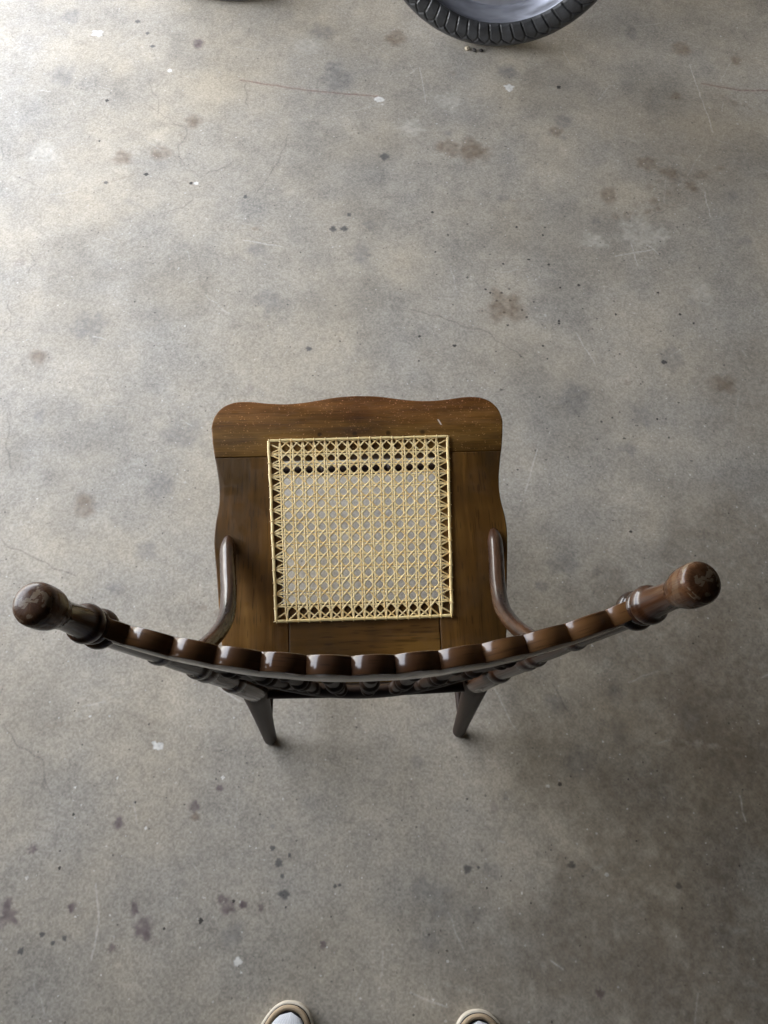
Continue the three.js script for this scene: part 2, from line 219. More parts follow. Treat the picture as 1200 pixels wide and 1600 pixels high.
const binderMap = tex(64, 512, (i, j, o) => { const u = i / 64, v = j / 512, n = fbm(u, v, 16, 501, 3), r = noise(u, v, 2, 9, 503); o[0] = 0.9 + 0.1 * (n - 0.5); o[1] = 0.7 + 0.2 * (n - 0.5) - 0.12 * sst(0.7, 0.95, r); o[2] = 0.33 + 0.2 * (n - 0.5) - 0.12 * sst(0.7, 0.95, r); });
M.binder = new THREE.MeshPhysicalMaterial({ map: binderMap, roughness: 0.4, clearcoat: 0.2, clearcoatRoughness: 0.3 });

// ---------------------------------------------------------------- the setting
{
  const X0 = -1.75, X1 = 3.4, Z0 = -4.7, Z1 = 1.7, HH = 2.7, DZ0 = -4.5, DZ1 = -0.2, DH = 2.2;
  const slab = new THREE.PlaneGeometry(X1 - X0 + 0.3, Z1 - Z0 + 0.3, 1, 1); slab.rotateX(-Math.PI / 2); slab.translate((X0 + X1) / 2, 0, (Z0 + Z1) / 2);
  { const p = slab.attributes.position, uv = slab.attributes.uv; for (let i = 0; i < p.count; i++) uv.setXY(i, (p.getX(i) - TX0) / TILE, (p.getZ(i) - TZ0) / TILE); }
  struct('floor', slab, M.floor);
  const plaster = new THREE.MeshStandardMaterial({ color: new THREE.Color().setRGB(0.06, 0.048, 0.036), roughness: 0.9 }), pale = new THREE.MeshStandardMaterial({ color: new THREE.Color().setRGB(0.62, 0.52, 0.39), roughness: 0.9 });
  const ceil = new THREE.MeshStandardMaterial({ color: new THREE.Color().setRGB(0.05, 0.04, 0.03), roughness: 0.95 });
  struct('wall_back', box(X1, X1 + 0.15, 0.004, HH, Z0 - 0.15, Z1 + 0.15), plaster);
  struct('wall_far', box(X0 - 0.15, X1 - 0.002, 0.004, HH, Z0 - 0.15, Z0), pale);
  struct('wall_near', box(X0 - 0.15, X1 - 0.002, 0.004, HH, Z1, Z1 + 0.15), plaster);
  struct('wall_door_side', mergeGeometries([box(X0 - 0.15, X0, 0.004, HH, Z0 + 0.002, DZ0), box(X0 - 0.15, X0, 0.004, HH, DZ1, Z1 - 0.002), box(X0 - 0.15, X0, DH, HH, DZ0 + 0.002, DZ1 - 0.002)]), plaster);
  struct('ceiling', box(X0 - 0.8, X1 + 0.3, HH + 0.002, HH + 0.2, Z0 - 0.3, Z1 + 0.3), ceil);
  const drive = new THREE.PlaneGeometry(9, 9); drive.rotateX(-Math.PI / 2); drive.translate(X0 - 4.66, -0.02, -1.8);
  struct('driveway', worldUV(drive, 1 / TILE), M.floor);
  const g = new THREE.CircleGeometry(150, 48); g.rotateX(-Math.PI / 2); g.translate(0, -0.05, 0);
  struct('ground', g, new THREE.MeshStandardMaterial({ color: new THREE.Color().setRGB(0.09, 0.11, 0.05), roughness: 1 }));
}

// ---------------------------------------------------------------- the chair
const chair = thing('cane_chair', 'small dark wooden chair with square woven cane seat, scalloped curved back rail and ball finials', 'chair', [-0.0306, 0, -0.4407], 0.1018);
{
  const SL = 0.0469, seatY = z => 0.452 - SL * (z + 0.14), tilt = Math.atan(SL);
  // seat: four boards round a square hole, drawn in plan (x, z), laid on the sloping seat plane
  const seat = grp('seat', chair); seat.position.set(0, seatY(0), 0); seat.rotation.x = tilt;
  const half = [[0, -0.2075], [0.03, -0.2058], [0.056, -0.2015], [0.083, -0.1975], [0.11, -0.1962], [0.137, -0.1982], [0.162, -0.2015], [0.183, -0.2005], [0.199, -0.1938], [0.2105, -0.1802], [0.2155, -0.162], [0.2145, -0.1475], [0.2115, -0.123], [0.2062, -0.096], [0.202, -0.07], [0.2006, -0.048], [0.2016, -0.03], [0.2045, -0.011], [0.2058, 0.0145], [0.2036, 0.042], [0.2006, 0.07], [0.1965, 0.108], [0.1925, 0.15], [0.187, 0.178], [0.174, 0.2], [0.155, 0.214], [0.13, 0.2205]];
  const cv = new THREE.CatmullRomCurve3(half.map(([x, z]) => V(x, 0, z)), false, 'centripetal');
  const R = cv.getPoints(120).map(p => [p.x, p.z]);
  const edgeAt = zq => { for (let i = 30; i + 1 < R.length; i++) if (R[i][1] <= zq && R[i + 1][1] > zq) { const t = (zq - R[i][1]) / (R[i + 1][1] - R[i][1]); return R[i][0] + t * (R[i + 1][0] - R[i][0]); } return 0.2; };
  const SEAM = -0.1105, G = 0.0003, OX = 0.1115, OZ = 0.1105, RX = 0.1015, TH = 0.021;
  const mkBoard = (poly, mat, uvf) => {
    const s = new THREE.Shape(poly.map(([x, z]) => new THREE.Vector2(x, -z)));
    let g = new THREE.ExtrudeGeometry(s, { depth: TH - 0.003, bevelEnabled: true, bevelThickness: 0.0015, bevelSize: 0.0015, bevelOffset: -0.0015, bevelSegments: 3, steps: 1, curveSegments: 8 });
    g.rotateX(-Math.PI / 2); g.translate(0, -(TH - 0.0015), 0); g = crease(g, 0.75);
    const p = g.attributes.position, uv = new Float32Array(p.count * 2); for (let i = 0; i < p.count; i++) { const [u, v] = uvf(p.getX(i), p.getZ(i)); uv[2 * i] = u; uv[2 * i + 1] = v; }
    g.setAttribute('uv', new THREE.BufferAttribute(uv, 2)); return part('seat_board', g, mat, seat);
  };
  const fr = R.filter(q => q[1] < SEAM - 0.0005 && (q[0] < 0.2 || q[1] < SEAM)), xs = edgeAt(SEAM);
  const front = [...fr.filter((q, i) => i > 0).map(q => [-q[0], q[1]]).reverse(), ...fr, [xs, SEAM - G], [-xs, SEAM - G]];
  mkBoard(front, M.front, (x, z) => [(z + 0.21) / 0.1, (x + 0.22) / 0.44]);
  const sideR = [[OX, SEAM + G], [xs, SEAM + G], ...R.filter(q => q[1] > SEAM + 0.001 && q[0] > 0.125), [RX + G, 0.2205], [RX + G, OZ + 0.0], [OX, OZ]];
  mkBoard(sideR, M.seat, (x, z) => [x / 0.5 + 0.07, z / 0.5 + 0.45]);
  mkBoard(sideR.map(([x, z]) => [-x, z]).reverse(), M.seat, (x, z) => [x / 0.5 + 0.63, z / 0.5 + 0.2]);
  mkBoard([[-RX + G, OZ], [RX - G, OZ], [RX - G, 0.2205], [-RX + G, 0.2205]], M.seat, (x, z) => [z / 0.5 + 0.37, x / 0.5 + 0.1]);

  // woven cane: 16 by 15 spaces; index coordinates (a, b) -> seat plane
  const cane = grp('cane_panel', seat); cane.position.y = 0.0016;
  const NC = 16, NR = 14, ZF = -0.1345, ZR = 0.135, EDGE = 1.24, rows = NR - 1 + 2 * EDGE;
  const zOf = b => ZF + (ZR - ZF) * (b + EDGE) / rows, hw = b => 0.1313 + (0.1185 - 0.1313) * (b + EDGE) / rows;
  const jit = (a, b, s) => (noise(a * 0.031 + 0.2, b * 0.033 + 0.4, 16, 16, s) - 0.5);
  const P3 = (a, b, h) => { const z = zOf(b); return V((a / NC * 2 - 1) * hw(b) + 0.0007 * jit(a, b, 601), h - 0.0012 * Math.sin(Math.PI * clamp(a / NC)) * Math.sin(Math.PI * clamp((b + EDGE) / rows)), z + 0.0007 * jit(a, b, 602)); };
  function strand(pts, w, mi) { // flat, slightly crowned ribbon through the points
    const P = [], I = [], n = pts.length;
    for (let i = 0; i < n; i++) {
      const T = V().subVectors(pts[Math.min(n - 1, i + 1)], pts[Math.max(0, i - 1)]).normalize(), S = V().crossVectors(T, V(0, 1, 0)).normalize();
      for (const [s, h] of [[-1, -0.0003], [-0.75, 0.0001], [0, 0.00028], [0.75, 0.0001], [1, -0.0003]]) { const q = pts[i].clone().addScaledVector(S, s * w / 2); P.push(q.x, q.y + h, q.z); }
    }
    for (let i = 0; i + 1 < n; i++) { for (let j = 0; j < 4; j++) { const k = i * 5 + j; I.push(k, k + 1, k + 5, k + 1, k + 6, k + 5); } const k = i * 5; I.push(k + 4, k, k + 5, k + 4, k + 5, k + 9); }
    const g = new THREE.BufferGeometry(); g.setAttribute('position', new THREE.Float32BufferAttribute(P, 3)); g.setIndex(I); g.computeVertexNormals();
    part('cane_strand', g, M.cane[mi % 4], cane);
  }
  const line = (f, t0, t1, step) => { const o = [], n = Math.ceil((t1 - t0) / step); for (let i = 0; i <= n; i++) o.push(f(t0 + (t1 - t0) * i / n)); return o; };
  const edgeH = (d, h) => h * clamp(d * 1.6) - 0.0012 * (1 - clamp(d * 1.6)); // ends dive into their holes
  const PW = 0.112; let mi = 0;
  for (let i = 1; i < NC; i++) for (const s of [-1, 1]) {
    const ww = 0.0025 * rr(0.92, 1.08), o = rr(-0.012, 0.012);
    strand(line(b => { const d = Math.min(b + EDGE, NR - 1 + EDGE - b); return P3(i + o + s * PW * clamp(d * 1.1, 0.25), b, edgeH(d, 0.0007 + 0.00022 * s * Math.cos(Math.PI * b))); }, -EDGE, NR - 1 + EDGE, 0.25), ww, mi++);
  }
  for (let j = 0; j < NR; j++) for (const s of [-1, 1]) {
    const ww = 0.0024 * rr(0.92, 1.08), o = rr(-0.012, 0.012);
    strand(line(a => { const d = Math.min(a, NC - a); return P3(a, j + o + s * PW * clamp(d * 1.1, 0.25), edgeH(d, 0.00065 - 0.00022 * s * Math.cos(Math.PI * a))); }, 0, NC, 0.25), ww, mi++);
  }
  // diagonals cross midway between the uprights, on the cross pairs
  for (const dir of [1, -1]) for (let k = -NR - 1; k <= NC + NR + 1; k++) {
    // a = dir * b + k + 0.5 ; lattice zone a in [1, NC-1], b in [-1, NR]
    const A = b => dir * b + k + 0.5; let b0 = -1, b1 = NR;
    const lim = dir > 0 ? [1 - k - 0.5, NC - 1 - k - 0.5] : [k + 0.5 - (NC - 1), k + 0.5 - 1];
    b0 = Math.max(b0, lim[0]); b1 = Math.min(b1, lim[1]); if (b1 < b0 + 0.2) continue;
    const pts = [], H0 = 0.0008, wv = dir > 0 ? -0.00032 : 0.00032, o = rr(-0.02, 0.02);
    const endPt = (b, out) => { // the hole the strand runs to
      const a = A(b);
      if (b <= -0.99) return [a - dir * 0.5 * (out < 0 ? 1 : -1), -EDGE];
      if (b >= NR - 0.01) return [a + dir * 0.5, NR - 1 + EDGE];
      return a < 2 ? [0, b + (dir > 0 ? -0.5 : 0.5)] : [NC, b + (dir > 0 ? 0.5 : -0.5)];
    };
    if (Math.min(b1, NR - 0.5) < b0 + 0.3) continue;
    const e0 = endPt(b0, -1), e1 = endPt(b1, 1);
    pts.push(P3(e0[0], e0[1], -0.001), P3(e0[0] * 0.6 + A(b0) * 0.4, e0[1] * 0.6 + b0 * 0.4, H0 * 0.7));
    line(b => P3(A(b) + o, b, H0 + wv * Math.cos(2 * Math.PI * b)), b0, b1 > NR - 1 + 0.76 ? NR - 0.5 : b1, 0.25).forEach(p => pts.push(p));
    pts.push(P3(e1[0] * 0.6 + A(Math.min(b1, NR - 0.4)) * 0.4, e1[1] * 0.6 + Math.min(b1, NR - 0.4) * 0.4, H0 * 0.7), P3(e1[0], e1[1], -0.001));
    strand(pts, 0.00215 * rr(0.9, 1.08), mi++);
  }
  // binder cane along the four edges, with the tie loops
  const cor = [[0, -EDGE], [NC, -EDGE], [NC, NR - 1 + EDGE], [0, NR - 1 + EDGE]];
  for (let e = 0; e < 4; e++) {
    const [a0, b0] = cor[e], [a1, b1] = cor[(e + 1) % 4], n = e % 2 ? NR + 1 : NC, pts = [];
    for (let i = 0; i <= 48; i++) { const t = i / 48, p = P3(a0 + (a1 - a0) * t, b0 + (b1 - b0) * t, 0.0009 + 0.0003 * Math.abs(Math.sin(t * n * Math.PI))); p.x += 0.0008 * jit(t * 30, e * 3, 611); p.z += 0.0008 * jit(t * 30, e * 3, 612); pts.push([p.x, p.y, p.z]); }
    part('binder', sweep(pts, () => [0.0021, 0.0009], 96, 10), M.binder, cane);
    for (let i = 0; i <= n; i++) { const t = i / n, p = P3(a0 + (a1 - a0) * t, b0 + (b1 - b0) * t, 0.0012), al = e % 2; if (i === n) continue;
      const g = new THREE.TorusGeometry(0.0028, 0.00055, 5, 10, Math.PI); if (!al) g.rotateY(Math.PI / 2); g.scale(1, 0.62, 1); g.translate(p.x, p.y - 0.0005, p.z); part('tie', g, M.cane[(i + e) % 4], cane); }
  }

  // back posts, finials, legs
  const lt = s => [s * 0.149, 0.4174, 0.2179], kn = s => [s * 0.2412, 0.93, 0.2588];
  const lerp3 = (a, b, t) => a.map((v, i) => v + (b[i] - v) * t);
  for (const s of [-1, 1]) {
    const prof = [[-0.02, 0.0001], [-0.015, 0.012], [0, 0.0178], [0.06, 0.0168], [0.13, 0.0158], ...bead(0.165, 0.0135, 0.0165, 0.02), [0.19, 0.0128], [0.3, 0.0135], ...bead(0.345, 0.0126, 0.0149, 0.022), ...bead(0.395, 0.0126, 0.0144, 0.014), [0.42, 0.0112], [0.5, 0.0118], [0.56, 0.0114], ...bead(0.592, 0.0114, 0.0135, 0.018), [0.62, 0.0114], [0.7, 0.0119], [0.79, 0.0122], [0.805, 0.0132], ...bead(0.825, 0.0135, 0.0172, 0.012), ...bead(0.848, 0.0135, 0.0152, 0.008), ...bead(0.87, 0.0135, 0.0166, 0.012), [0.888, 0.0128], [0.91, 0.0118], [0.93, 0.0114], [0.948, 0.0119], [0.956, 0.0128]];
    const post = part('back_post', turned(lt(s), kn(s), prof, 36), M.dark, chair);
    const fb = lerp3(lt(s), kn(s), 0.955), ft = lerp3(lt(s), kn(s), 1.026);
    part('finial', turned(fb, ft, [[0, 0.0124], [0.06, 0.0131], [0.16, 0.0143], [0.28, 0.0158], [0.4, 0.0165], [0.55, 0.0167], [0.72, 0.0167], [0.81, 0.0164], [0.875, 0.0155], [0.925, 0.014], [0.958, 0.012], [0.978, 0.0095], [0.99, 0.0063], [0.997, 0.0028], [1, 0.0001]], 40), M.knob, post);
    const lp = [[-0.03, 0.0001], [-0.025, 0.013], [0, 0.0178], [0.08, 0.0178], [0.2, 0.0165], [0.45, 0.0146], [0.75, 0.0127], [0.95, 0.0118], [0.99, 0.0114], [1, 0.0105], [1.0005, 0.0001]];
    part('leg', turned(lt(s), [s * 0.17, 0, 0.2237], lp, 30), M.leg, chair);
    part('leg', turned([s * 0.155, 0.43, -0.15], [s * 0.185, 0, -0.205], [[0, 0.015], [0.06, 0.015], ...bead(0.1, 0.014, 0.019, 0.02), [0.14, 0.014], [0.3, 0.0185], [0.5, 0.0165], ...bead(0.6, 0.0125, 0.0165, 0.015), [0.66, 0.0125], [0.95, 0.0115], [1, 0.011], [1.0005, 0.0001]], 24), M.leg, chair);
    // hip brace: a bent stick from the seat up to the post
    const hb = [[0.186, 0.4475, 0.012], [0.1845, 0.4575, 0.034], [0.1805, 0.474, 0.068], [0.1745, 0.497, 0.112], [0.1725, 0.522, 0.15], [0.177, 0.56, 0.183], [0.187, 0.605, 0.212], [0.1935, 0.655, 0.235]].map(([x, y, z]) => [s * x, y, z]);
    part('hip_brace', sweep(hb, t => { const r = 0.0108 * (t < 0.08 ? 0.25 + 0.75 * Math.sqrt(t / 0.08) : 1) * (1 - 0.12 * t); return [r, r * 0.95]; }, 60, 24, V(0, 1, 0)), M.dark, chair);
    part('stretcher', turned([s * 0.17, 0.1, -0.19], [s * 0.163, 0.1, 0.218], [[0, 0.008], [0.1, 0.009], [0.3, 0.013], [0.5, 0.0145], [0.7, 0.013], [0.9, 0.008], [1, 0.006]], 20), M.leg, chair);
  }
  part('stretcher', turned([-0.168, 0.25, -0.187], [0.168, 0.25, -0.187], [[0, 0.007], [0.25, 0.0075], ...bead(0.33, 0.0075, 0.0105, 0.02), [0.4, 0.009], [0.5, 0.0135], [0.6, 0.009], ...bead(0.67, 0.0075, 0.0105, 0.02), [0.75, 0.0075], [1, 0.008]], 20), M.leg, chair);
  part('stretcher', turned([-0.15, 0.385, 0.2185], [0.15, 0.385, 0.2185], [[0, 0.008], [0.5, 0.011], [1, 0.008]], 20), M.leg, chair);

  // scalloped crest rail between the posts
  const bounds = [-0.2, -0.1635, -0.1275, -0.091, -0.0545, -0.018, 0.018, 0.0545, 0.091, 0.1275, 0.1635, 0.2];
  const topH = x => { let i = 0; while (i < bounds.length && x > bounds[i]) i++; const a = i ? bounds[i - 1] : -0.2365, b = i < bounds.length ? bounds[i] : 0.2365, u = clamp((x - a) / (b - a)); return 0.847 + 0.0088 * (1 - Math.pow(Math.abs(2 * u - 1), 2.1)); };
  const arcZ = x => 0.2902 - 0.81 * x * x;
  { // sections square to the curve; the corner points are chamfered
    const xsN = []; for (let x = -0.2235; x <= 0.2236; x += 0.00115) xsN.push(x);
    const P = [], UV = [], I = [], K = 12, TH2 = 0.0083, ch = 0.0014;
    xsN.forEach((x, i) => {
      const z = arcZ(x), dz = -1.62 * x, L = Math.hypot(1, dz), nx = -dz / L, nz = 1 / L, ht = topH(x), hb = 0.802 + 0.35 * x * x + 0.0015 * Math.cos(x * 90);
      const sec = [[-TH2 + ch, ht], [0, ht + 0.0004], [TH2 - ch, ht], [TH2 - ch * 0.3, ht - ch * 0.3], [TH2, ht - ch], [TH2 + 0.001, (ht + hb) / 2], [TH2, hb + ch], [TH2 - ch, hb], [-TH2 + ch, hb], [-TH2, hb + ch], [-TH2, ht - ch], [-TH2 + ch * 0.3, ht - ch * 0.3]];
      sec.forEach(([o, h], j) => { const lean = (h - 0.83) * 0.1; P.push(x + nx * o, h, z + nz * o + lean); UV.push(j / K * 0.22, (x + 0.25) * 2); });
    });
    for (let i = 0; i + 1 < xsN.length; i++) for (let j = 0; j < K; j++) { const a = i * K + j, b = i * K + (j + 1) % K; I.push(a, b, a + K, b, b + K, a + K); }
    let g = new THREE.BufferGeometry(); g.setAttribute('position', new THREE.Float32BufferAttribute(P, 3)); g.setAttribute('uv', new THREE.Float32BufferAttribute(UV, 2)); g.setIndex(I); g = crease(g, 0.6);
    part('crest_rail', g, M.crest, chair);
  }
  // lower back rail and turned spindles
  const railZ = x => 0.2465 - 1.25 * x * x;
  const rp = []; for (let i = 0; i <= 24; i++) { const x = -0.158 + 0.316 * i / 24; rp.push([x, 0.5, railZ(x) - 0.002]); }
  part('lower_rail', sweep(rp, () => [0.008, 0.014], 60, 16), M.leg, chair);
  for (let i = -4; i <= 4; i++) {
    const xt = i * 0.0405, xb = i * 0.0305;
    part('spindle', turned([xb, 0.508, railZ(xb)], [xt, 0.815, arcZ(xt) - 0.001], [[0, 0.005], [0.1, 0.0055], ...bead(0.16, 0.0055, 0.0085, 0.02), [0.2, 0.0055], [0.35, 0.0075], ...bead(0.46, 0.006, 0.0105, 0.025), ...bead(0.54, 0.006, 0.0105, 0.025), [0.65, 0.0075], [0.8, 0.0055], ...bead(0.84, 0.0055, 0.0085, 0.02), [0.9, 0.0055], [1, 0.005]], 16), M.leg, chair);
  }
}

// ---------------------------------------------------------------- small motorbike, only the bottoms of its wheels are in view
{
  const R0 = 0.325, DR = R0 - 0.252;
  const dust = tex(512, 256, (i, j, o) => { const u = i / 512, v = j / 256, n = fbm(u, v, 10, 701, 4), f = fbm(u, v, 60, 711, 2), k = 0.02 + 0.036 * clamp((n - 0.35) * 1.6) + 0.016 * (f - 0.5); o[0] = k * 0.98; o[1] = k; o[2] = k * 1.06; });
  M.rubber = new THREE.MeshPhysicalMaterial({ map: dust, roughness: 0.42, clearcoat: 0.35, clearcoatRoughness: 0.38 });
  const alloyT = tex(512, 256, (i, j, o) => { const n = fbm(i / 512, j / 256, 7, 731, 5), f = fbm(i / 512, j / 256, 40, 741, 3), k = 0.3 + 0.34 * (n - 0.5) + 0.14 * (f - 0.5); o[0] = k; o[1] = k * 1.03; o[2] = k * 1.16; });
  M.alloy = new THREE.MeshStandardMaterial({ map: alloyT, roughnessMap: scuff, roughness: 1.35, metalness: 0.6 });
  M.frameM = new THREE.MeshPhysicalMaterial({ color: new THREE.Color().setRGB(0.02, 0.02, 0.022), roughness: 0.4, clearcoat: 0.6, clearcoatRoughness: 0.1 });
  const bike = thing('small_motorbike', 'small motorbike on black zigzag-tread tyres beyond the chair, cut off by the picture top', 'motorbike', [0.193, R0, -2.108], -0.06);
  bike.rotation.order = 'YXZ'; bike.rotation.x = -0.1;
  function makeWheel() {
    const w = grp('wheel', bike);
    // tyre: section angle f from one bead over the tread to the other; grooves are cut into the surface
    const NU = 800, NV = 84, P = [], UV = [], I = [], pitch = 58, sw = 0.048, sh = 0.042;
    const seg = (px, py, ax, ay, bx, by) => { const dx = bx - ax, dy = by - ay, t = clamp(((px - ax) * dx + (py - ay) * dy) / (dx * dx + dy * dy)); return Math.hypot(px - ax - t * dx, py - ay - t * dy); };
    const pl = 2 * Math.PI * R0 / pitch;
    for (let i = 0; i <= NU; i++) {
      const th = i / NU * 2 * Math.PI;
      for (let j = 0; j <= NV; j++) {
        const f = (j / NV * 2 - 1) * 2.25, sx = Math.sign(Math.sin(f)) * Math.pow(Math.abs(Math.sin(f)), 0.85) * sw, rad0 = R0 - sh + (Math.cos(f) > 0 ? Math.pow(Math.cos(f), 0.8) : Math.cos(f) * 1.15) * sh;
        const arc = Math.abs(f) * 0.043; // metres from the tread centre over the section
        let dd = 1;
        const su = ((th / (2 * Math.PI) * pitch) % 1) * pl, s0 = 0.05; // shoulder starts at arc .05 in from the side
        const y = arc - 0.0455;
        for (const o of [-pl, 0, pl]) { const a = su - o * Math.sign(f || 1) * 1; const q = a; dd = Math.min(dd, seg(q, y, 0, 0.0, 0.35 * pl, 0.016), seg(q, y, 0.35 * pl, 0.016, 0.12 * pl, 0.046), seg(q, y, 0.35 * pl, 0.016, pl, 0.0)); }
        dd = Math.min(dd, Math.abs(arc - 0.006) );
        const fade = 1 - sst(0.088, 0.096, arc), cut = (1 - sst(0.001, 0.0026, dd)) * 0.0034 * fade, rib = arc > 0.088 && arc < 0.092 ? 0.0006 : 0;
        const nrmR = Math.cos(f), nrmX = Math.sin(f);
        const r = rad0 - cut * nrmR + rib * 0, x = sx - cut * nrmX + Math.sign(f) * rib;
        P.push(r * Math.sin(th), -r * Math.cos(th), x); UV.push(i / NU * 6, j / NV);
      }
    }
    for (let i = 0; i < NU; i++) for (let j = 0; j < NV; j++) { const k = i * (NV + 1) + j; I.push(k, k + 1, k + NV + 1, k + 1, k + NV + 2, k + NV + 1); }
    const g = new THREE.BufferGeometry(); g.setAttribute('position', new THREE.Float32BufferAttribute(P, 3)); g.setAttribute('uv', new THREE.Float32BufferAttribute(UV, 2)); g.setIndex(I); g.computeVertexNormals();
    part('tyre', g, M.rubber, w);
    const rimG = new THREE.LatheGeometry([[0.186, -0.036], [0.19, -0.04], [0.19, -0.034], [0.182, -0.028], [0.168, -0.02], [0.162, 0], [0.168, 0.02], [0.182, 0.028], [0.19, 0.034], [0.19, 0.04], [0.186, 0.036], [0.176, 0.026], [0.156, 0.014], [0.152, 0], [0.156, -0.014], [0.176, -0.026], [0.186, -0.036]].map(([a, b]) => new THREE.Vector2(a + DR, b)), 72); rimG.rotateX(Math.PI / 2);
    part('rim', rimG, M.alloy, w);
    const disc = new THREE.LatheGeometry([[0.05, -0.012], [0.12, -0.006], [0.16 + DR, 0.001], [0.16 + DR, 0.006], [0.12, -0.001], [0.05, -0.007], [0.05, -0.012]].map(q => new THREE.Vector2(...q)), 72); disc.rotateX(Math.PI / 2); part('wheel_disc', disc, M.alloy, w);
    const hub = new THREE.LatheGeometry([[0.0001, -0.05], [0.05, -0.05], [0.06, -0.04], [0.06, 0.04], [0.05, 0.05], [0.0001, 0.05]].map(q => new THREE.Vector2(...q)), 32); hub.rotateX(Math.PI / 2); part('hub', hub, M.alloy, w);
    for (let k = 0; k < 6; k++) { const a = k / 6 * 6.2832; part('spoke', sweep([[Math.cos(a) * 0.055, Math.sin(a) * 0.055, 0], [Math.cos(a) * 0.11, Math.sin(a) * 0.11, 0.004], [Math.cos(a) * (0.158 + DR), Math.sin(a) * (0.158 + DR), 0]], () => [0.012, 0.009], 8, 10, V(0, 0, 1)), M.alloy, w); }
    return w;
  }
  const w1 = makeWheel();
  const w2 = w1.clone(); w2.name = numbered('wheel'); w2.position.set(-0.738, 0, -0.08); bike.add(w2);
  // what stands above the picture: frame, engine, tank, seat, fork
  const tube = (pts, r, name) => part(name, sweep(pts, () => [r, r], 24, 12, V(0.13, 0.2, 0.97).normalize()), M.frameM, bike);
  for (const s of [-1, 1]) { tube([[0, 0, s * 0.075], [-0.1, 0.32, s * 0.075], [-0.17, 0.5, s * 0.07]], 0.015, 'fork_leg'); tube([[-0.79, 0, s * 0.075], [-0.6, 0.05, s * 0.07], [-0.42, 0.1, s * 0.06]], 0.014, 'swing_arm'); }
  tube([[-0.17, 0.5, -0.3], [-0.2, 0.53, 0], [-0.17, 0.5, 0.3]], 0.012, 'handlebar');
  tube([[-0.17, 0.46, 0], [-0.35, 0.4, 0], [-0.75, 0.36, 0]], 0.02, 'frame_tube'); tube([[-0.17, 0.44, 0], [-0.25, 0.1, 0], [-0.42, 0.06, 0], [-0.44, 0.36, 0]], 0.016, 'frame_tube');
  const eng = new RoundedBoxGeometry(0.2, 0.2, 0.18, 4, 0.03); eng.translate(-0.36, 0.16, 0); part('engine', eng, M.alloy, bike);
  part('fuel_tank', sweep([[-0.18, 0.45, 0], [-0.3, 0.47, 0], [-0.42, 0.44, 0]], t => { const k = Math.pow(Math.sin(Math.PI * (0.12 + 0.8 * t)), 0.5); return [0.09 * k, 0.075 * k]; }, 20, 20), M.frameM, bike);
  part('saddle', sweep([[-0.42, 0.43, 0], [-0.6, 0.42, 0], [-0.86, 0.46, 0]], t => { const k = Math.pow(Math.sin(Math.PI * (0.1 + 0.82 * t)), 0.4); return [0.095 * k, 0.04 * k]; }, 20, 20), M.rubber, bike);
  part('rear_fender', sweep([[-0.62, 0.28, 0], [-0.79, 0.33, 0], [-0.98, 0.28, 0], [-1.08, 0.16, 0]], () => [0.065, 0.006], 20, 12), M.frameM, bike);
  part('kick_stand', sweep([[-0.4, 0.05, -0.06], [-0.42, -0.1, -0.12], [-0.43, -0.32, -0.22]], () => [0.009, 0.009], 10, 10, V(1, 0, 0)), M.frameM, bike);
}

